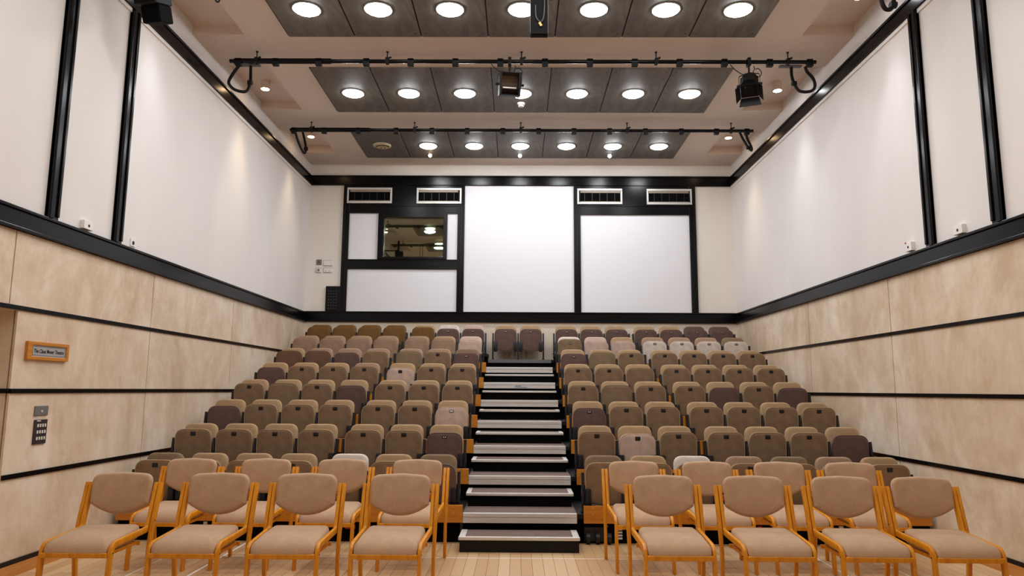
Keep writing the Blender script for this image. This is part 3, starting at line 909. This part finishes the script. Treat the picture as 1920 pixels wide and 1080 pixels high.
# stage lanterns
def lantern(loc, lab, rx, rz, kind):
    """loc on the bar axis; the lamp hangs below in a yoke"""
    t = thing('stage_lantern', lab, 'stage lantern', loc)
    bb = B()
    for a in ((-.045, .045, .032, .048), (-.045, -.031, -.05, .034), (.031, .045, -.05, .034), (-.045, .045, -.062, -.046)): add_box(bb, -.022, .022, *a, .003)
    add_cyl(bb, (0, 0, -.06), (0, 0, -.17), .013, n=10)
    obj('hook_clamp', bb, M_blackm, t)
    Mt = Matrix.Translation((0, .0, -.33)) @ Matrix.Rotation(rz, 4, 'Z') @ Matrix.Rotation(rx, 4, 'X')
    Mz = Matrix.Translation((0, .0, -.33)) @ Matrix.Rotation(rz, 4, 'Z')
    yk = B()
    w = .165 if kind == 'flood' else .135
    add_ribbon(yk, bend([(0, -w, 0), (0, -w, .15), (0, w, .15), (0, w, 0)], .04, 5), .03, .006)
    for v in yk.verts: v.co = Vector((-v.co.y, v.co.x, v.co.z))
    bmesh.ops.transform(yk, matrix=Mz, verts=yk.verts); obj('yoke', yk, M_blackm, t)
    bd = B()
    if kind == 'flood':
        # open-fronted box, deeper at the back, with a curved reflector inside
        W, H, D = .145, .155, .16
        for a in ((-W, W, -D/2, D/2, H-.012, H), (-W, W, -D/2, D/2, -H, -H+.012), (-W, -W+.03, -D/2, D/2, -H, H), (W-.03, W, -D/2, D/2, -H, H), (-W, W, D/2-.01, D/2, -H, H)): add_box(bd, *a)
        bmesh.ops.transform(bd, matrix=Mt, verts=bd.verts); body = obj('body', bd, M_blackm, t)
        rf = B()
        P = [(-D/2+.015, H-.016), (.02, H*.75), (.055, .2*H), (.06, -.3*H), (.03, -.8*H), (-D/2+.015, -H+.09)]
        for (ya, za), (yb, zb) in zip(P, P[1:]):
            quad(rf, (-W+.03, ya, za), (W-.03, ya, za), (W-.03, yb, zb), (-W+.03, yb, zb))
        bmesh.ops.transform(rf, matrix=Mt, verts=rf.verts); obj('reflector', rf, plain('reflector_bronze', (92, 76, 66), .35, .5), body)
        tb = B(); add_cyl(tb, (-.09, -.005, -.045), (.09, -.005, -.045), .012, n=12)
        bmesh.ops.transform(tb, matrix=Mt, verts=tb.verts); obj('tube_bulb', tb, plain('bulb_glass', (225, 215, 205), .2), body)
    else:
        # box lamp with curved lid, lens end (-Y local) and four barn doors
        W, H, D = .115, .115, .13
        add_box(bd, -W, W, -D, D*.7, -H, H*.7, .012)
        lid = [(-W+.01, H*.65), (-W*.6, H*1.15), (0, H*1.3), (W*.6, H*1.15), (W-.01, H*.65)]
        for (xa, za), (xb, zb) in zip(lid, lid[1:]):
            quad(bd, (xa, -D*.9, za), (xb, -D*.9, zb), (xb, D*.6, zb), (xa, D*.6, za))
        quad(bd, *[(x, -D*.9, z) for x, z in lid]); quad(bd, *[(x, D*.6, z) for x, z in lid])
        for zz in (-.06, 0, .05): add_box(bd, -W*.8, W*.8, D*.7, D*.7+.008, zz, zz+.02)
        bmesh.ops.transform(bd, matrix=Mt, verts=bd.verts); body = obj('body', bd, M_blackm, t)
        for nm, pts in (('barn_door', [(-W, -D, -H), (W, -D, -H), (W*1.25, -D-.13, -H*1.5), (-W*1.25, -D-.13, -H*1.5)]),
                        ('barn_door', [(-W, -D, H*.7), (W, -D, H*.7), (W*1.25, -D-.12, H*1.35), (-W*1.25, -D-.12, H*1.35)]),
                        ('barn_door', [(-W, -D, -H), (-W, -D, H*.7), (-W*1.5, -D-.11, H*.8), (-W*1.5, -D-.11, -H*1.1)]),
                        ('barn_door', [(W, -D, -H), (W, -D, H*.7), (W*1.5, -D-.11, H*.8), (W*1.5, -D-.11, -H*1.1)])):
            q = B(); f = quad(q, *pts); bmesh.ops.solidify(q, geom=[f], thickness=.004)
            bmesh.ops.transform(q, matrix=Mt, verts=q.verts); obj(nm, q, plain('door_black', (34, 32, 32), .5), body)
        ln = B(); add_cyl(ln, (0, -D+.004, -.01), (0, -D-.010, -.01), .085, .07, 24)
        bmesh.ops.transform(ln, matrix=Mt, verts=ln.verts); obj('lens', ln, plain('lens_glass', (26, 22, 22), .2), body)
    for s in (-1, 1):
        kb = B(); add_cyl(kb, (s*(w-.02), 0, 0), (s*(w+.03), 0, 0), .018, n=10)
        bmesh.ops.transform(kb, matrix=Mz, verts=kb.verts); obj('tilt_knob', kb, M_blackm, t)
    cb = B()
    add_tube(cb, [(-.25, .0, -.036), (-.19, .01, -.10), (-.10, .02, -.16), (-.02, .05, -.18), (.02, .08, -.30)], .006, 6)
    add_tube(cb, [(.07, .01, -.055), (.08, .01, -.09), (.06, .01, -.15), (.09, .01, -.21), (.15, .01, -.20), (.17, .01, -.14), (.13, .01, -.09), (.09, .01, -.10)], .006, 6)
    obj('cable', cb, M_blackm, t, True)
    return t
lantern((-.165, 9.17, 6.0), 'open black floodlight hanging at the middle of the lighting bar', math.radians(14), math.radians(9), 'flood')
lantern((3.075, 9.17, 6.0), 'black barn-door lantern at the plain-wall end of the lighting bar', math.radians(50), math.radians(-22), 'box')

# black column hanging over the stage end, cable with yellow tag on it
t = thing('hanging_speaker', 'slim black column loudspeaker hanging over the aisle, yellow tag below', 'loudspeaker', (.157, 6.60, 5.93))
obj('cabinet', box(-.087, .087, -.02, .035, -.905, -.06, .008), plain('cabinet_black', (12, 11, 13), .6, 0, .2), t)
bb = B(); add_box(bb, -.08, .08, -.032, -.020, -.895, -.07, .004); g = obj('front_grille', bb, plain('grille_black', (12, 11, 14), .7, 0, .15), t)
for s in (-1, 1): obj('edge_strip', box(s*.0865-.002, s*.0865+.002, -.034, -.018, -.885, -.07), M_alud, t)
bb = B(); add_box(bb, -.03, .03, -.015, .03, -.06, .03, .004); add_cyl(bb, (.087, .01, -.50), (.135, .01, -.51), .010, n=10); obj('bracket', bb, M_blackm, t)
bb = B(); add_tube(bb, [(.05, -.04, -.40), (.052, -.042, -.62), (.04, -.042, -.74), (.01, -.042, -.775), (-.03, -.042, -.72), (-.035, -.042, -.6)], .006, 6)
cab = obj('cable', bb, plain('grey_cable', (80, 78, 76), .6), t, True)
bb = B(); add_box(bb, -.012, .012, -.046, -.041, -.022, .022, .002)
bmesh.ops.rotate(bb, verts=bb.verts, matrix=Matrix.Rotation(-.5, 3, 'Y'), cent=(0, 0, 0)); bmesh.ops.translate(bb, verts=bb.verts, vec=(.012, -.003, -.80))
obj('yellow_tag', bb, M_ochre_lbl, cab)

# loudspeaker on the wall rail, tilted down into the room
t = thing('wall_speaker', 'bulky black loudspeaker tilted down beside the ceiling rail, sign wall', 'loudspeaker', (-3.72, 6.62, 5.47))
R = Matrix.Rotation(math.radians(-12), 4, 'Z') @ Matrix.Rotation(math.radians(20), 4, 'X')
def rot(bm): bmesh.ops.transform(bm, matrix=R, verts=bm.verts); return bm
obj('cabinet', rot(box(-.125, .125, -.12, .14, -.10, .30, .015)), plain('speaker_black', (15, 14, 15), .6, 0, .3), t)
obj('grille', rot(box(-.112, .112, -.128, -.119, -.09, .29, .004)), plain('grille_dark', (8, 8, 7), .7, 0, .15), t)
obj('lower_cabinet', rot(box(-.105, .105, -.06, .14, -.27, -.10, .012)), plain('horn_black', (5, 5, 5), .8, 0, .1), t)
bb = B(); add_box(bb, -.03, .03, .10, .16, .25, .62, .005); add_box(bb, -.52, .0, .10, .15, .30, .34, .005); obj('bracket', bb, M_blackm, t)
bb = B(); add_tube(bb, [(.125, -.02, -.02), (.165, -.02, .0), (.175, -.02, .06), (.15, -.02, .10)], .008, 8); obj('safety_loop', rot(bb), M_blackm, t, True)

# ------------------------------------------------------------------ things on the walls
def lx(y0, y1, z0, z1, d, bev=0., s=-1, d0=0.):
    x = s*XW
    return box(min(x-s*d0, x-s*d), max(x-s*d0, x-s*d), y0, y1, z0, z1, bev)
t = thing('wall_sign', 'wooden framed name sign on the stone wall beside the door recess', 'sign', (-XW, 6.43, 1.897))
def sg(y0, y1, z0, z1, d0, d1, bev=0.): return box(d0, d1, y0, y1, z0, z1, bev)
fr = B()
for a in ((-.285, .285, .05, .080), (-.285, .285, -.080, -.05), (-.285, -.225, -.05, .05), (.250, .285, -.05, .05)): add_box(fr, 0, .028, a[0], a[1], a[2], a[3], .003)
obj('frame', fr, timber('sign_frame', (176, 108, 30), (196, 126, 42), (208, 140, 56), (14, 1.2, 14)), t)
pl = obj('plate', sg(-.225, .250, -.05, .05, 0, .018), plain('silver_plate', (176, 174, 172), .4, .2), t)
ln = B()
for a in ((-.212, .238, .037, .040), (-.212, .238, -.040, -.037), (-.212, -.209, -.040, .040), (.235, .238, -.040, .040)): add_box(ln, .018, .0188, *a)
obj('border_line', ln, M_hole, pl)
tc = bpy.data.curves.new('sign_lettering', 'FONT'); tc.body = 'The Claus Moser Theatre'; tc.size = .046; tc.align_x = 'CENTER'; tc.align_y = 'CENTER'; tc.extrude = .0005; tc.offset = .0006
tc.materials.append(M_hole)
tob = bpy.data.objects.new('lettering_curve', tc)
lme = bpy.data.meshes.new_from_object(tob); bpy.data.objects.remove(tob)
to = link('lettering', lme, pl)
to.rotation_euler = (PI/2, 0, PI/2); to.location = (.0192, .013, -.002); to.scale = (.86, 1.05, 1)

t = thing('sensor_plate', 'small grey square sensor plate on stone wall above the keypad', 'switch', (-XW, 6.43, 1.372))
obj('plate', sg(-.09, .09, -.043, .043, 0, .012, .004), M_grey_pl, t)
bb = B(); add_cyl(bb, (.012, .0, -.005), (.016, .0, -.005), .012, n=12); obj('emblem', bb, plain('pale_emblem', (190, 190, 190), .4), t)
t = thing('button_panel', 'tall dark panel of white buttons on the stone wall', 'control panel', (-XW, 6.436, 1.187))
obj('plate', sg(-.085, .085, -.107, .107, 0, .014, .004), plain('panel_violet_black', (52, 44, 52), .4), t)
for r_ in range(3):
    for c_ in range(4):
        yy = -.047+c_*.033; zz = .055-r_*.056
        bt = obj('button', sg(yy-.009, yy+.009, zz-.014, zz+.014, .014, .020, .002), plain('button_white', (222, 220, 205), .4), t)
obj('label_strip', sg(-.06, -.01, .092, .100, .014, .0148), M_white_pl, t)

def socket(s, y, z, w, h, lab, holes=True):
    t = thing('wall_socket', lab, 'socket', (s*XW, y, z), 0, 'white sockets above the wall rail')
    d = .045 if w > .11 else .012
    obj('box', box(0 if s < 0 else -d, d if s < 0 else 0, -w/2, w/2, -h/2, h/2, .004), M_white_pl, t)
    bb = B(); add_cyl(bb, (-s*d, 0, -.005), (-s*(d+.003), 0, -.005), .014 if w > .11 else .022, n=12); obj('jack', bb, M_hole, t)
    return t
socket(-1, 6.815, 3.155, .15, .085, 'white cable box on the sign-wall rail between the two black posts')
socket(-1, 7.69, 3.165, .10, .09, 'flat white socket on the sign wall just past the black posts')
socket(1, 6.855, 3.155, .14, .09, 'white cable box on the plain-wall rail between the two black posts')
t = socket(1, 7.745, 3.165, .12, .10, 'flat white socket with red spot on the plain wall past the posts')
obj('red_spot', box(-.05, -.045, .03, .055, .04, .055), plain('spot_red', (200, 30, 24), .5), t)

def bswitch(x0, x1, z0, z1, m, lab, kind):
    t = thing('wall_switch', lab, 'switch', ((x0+x1)/2, YB, (z0+z1)/2), 0, 'switches on the back wall')
    w, h = (x1-x0)/2, (z1-z0)/2
    obj('plate', box(-w, w, -.012, 0, -h, h, .003), m, t)
    ed = B()
    for a in ((-w, w, h-.004, h), (-w, w, -h-.006, -h+.001), (-w-.002, -w+.002, -h, h)): add_box(ed, a[0], a[1], -.0125, -.0015, a[2], a[3])
    obj('edge', ed, M_grey_pl, t)
    if kind == 'dot':
        bb = B(); add_cyl(bb, (0, -.012, 0), (0, -.016, 0), .012, n=12); obj('button', bb, M_hole, t)
    elif kind == 'dial':
        bb = B(); add_cyl(bb, (0, -.012, 0), (0, -.026, 0), .022, n=16); obj('dial', bb, M_grey_pl, t, True)
    elif kind == 'double':
        for xx in (-.045, .045):
            obj('rocker', box(xx-.02, xx+.02, -.018, -.012, -.012, .022, .002), M_white_pl, t)
        bb = B()
        for xx in (-.045, -.03, .03, .06): add_box(bb, xx-.004, xx+.004, -.0135, -.012, -.03, -.022)
        obj('pin_hole', bb, M_hole, t)
bswitch(-4.103, -4.003, 4.055, 4.155, M_grey_pl, 'small grey square switch, upper one beside the blank plate', 'dot')
bswitch(-3.960, -3.785, 4.035, 4.143, M_offw, 'blank white double plate on the back wall', 'blank')
bswitch(-4.106, -4.006, 3.895, 3.985, M_white_pl, 'white square dimmer switch below the grey switch', 'dial')
bswitch(-3.956, -3.790, 3.895, 3.990, M_white_pl, 'white double socket plate below the blank plate', 'double')

# black patch panel standing on the rail at the back wall
t = thing('patch_panel', 'black patch panel full of sockets standing on the back rail', 'patch panel', (-3.742, YB, 3.108))
obj('cabinet', box(-.140, .142, -.05, 0, 0, .503, .005), M_blackm, t)
fp = obj('face_plate', box(-.125, .127, -.054, -.05, .012, .475, .002), M_black, t)
for r_ in range(7):
    for c_ in range(4):
        bb = B(); xx = -.075+c_*.05; zz = .055+r_*.058
        add_cyl(bb, (xx, -.054, zz), (xx, -.058, zz), .013, n=10)
        add_box(bb, xx-.004, xx+.004, -.0595, -.058, zz+.006, zz+.010)
        obj('socket', bb, plain('socket_grey', (62, 60, 60), .4, .4) if (r_ + c_) == 0 else bpy.data.materials['socket_grey'], fp)

# ------------------------------------------------------------------ camera, world, view
f = 1336.88
Rv = Vector((1, .00856, .0057)); Fv = Vector((-.00849, .98998, .14092)); 
cam = bpy.data.cameras.new('camera'); cam.sensor_width = 36; cam.lens = f/1920*36; cam.clip_start = .05; cam.clip_end = 100
co = bpy.data.objects.new('camera', cam); C.objects.link(co)
pit, rol, yaw = math.radians(8.101057), math.radians(-.327916), math.radians(-.49106)
def ray(X, U):
    c, s = math.cos(rol), math.sin(rol); xr = c*X+s*U; u = -s*X+c*U
    c, s = math.cos(pit), math.sin(pit); yr = c-s*u; z = s+c*u
    c, s = math.cos(yaw), math.sin(yaw)
    return Vector((c*xr+s*yr, -s*xr+c*yr, z))
F_ = ray(0, 0); R_ = ray(1, 0)-F_; U_ = ray(0, 1)-F_
co.matrix_world = Matrix(((R_.x, U_.x, -F_.x, -.0382), (R_.y, U_.y, -F_.y, 0), (R_.z, U_.z, -F_.z, 1.583), (0, 0, 0, 1)))
sc = bpy.context.scene; sc.camera = co
w = bpy.data.worlds.new('world'); w.use_nodes = True
w.node_tree.nodes['Background'].inputs['Color'].default_value = (.02, .02, .02, 1)
w.node_tree.nodes['Background'].inputs['Strength'].default_value = 0.2
sc.world = w
sc.view_settings.view_transform = 'Standard'; sc.view_settings.look = 'None'
sc.view_settings.exposure = 0; sc.view_settings.gamma = 1; sc.view_settings.use_curve_mapping = False
sc.cycles.use_denoising = True
sc.cycles.max_bounces = 8; sc.cycles.diffuse_bounces = 5; sc.cycles.glossy_bounces = 4
sc.cycles.sample_clamp_indirect = 8
sc.cycles.caustics_reflective = False; sc.cycles.caustics_refractive = False
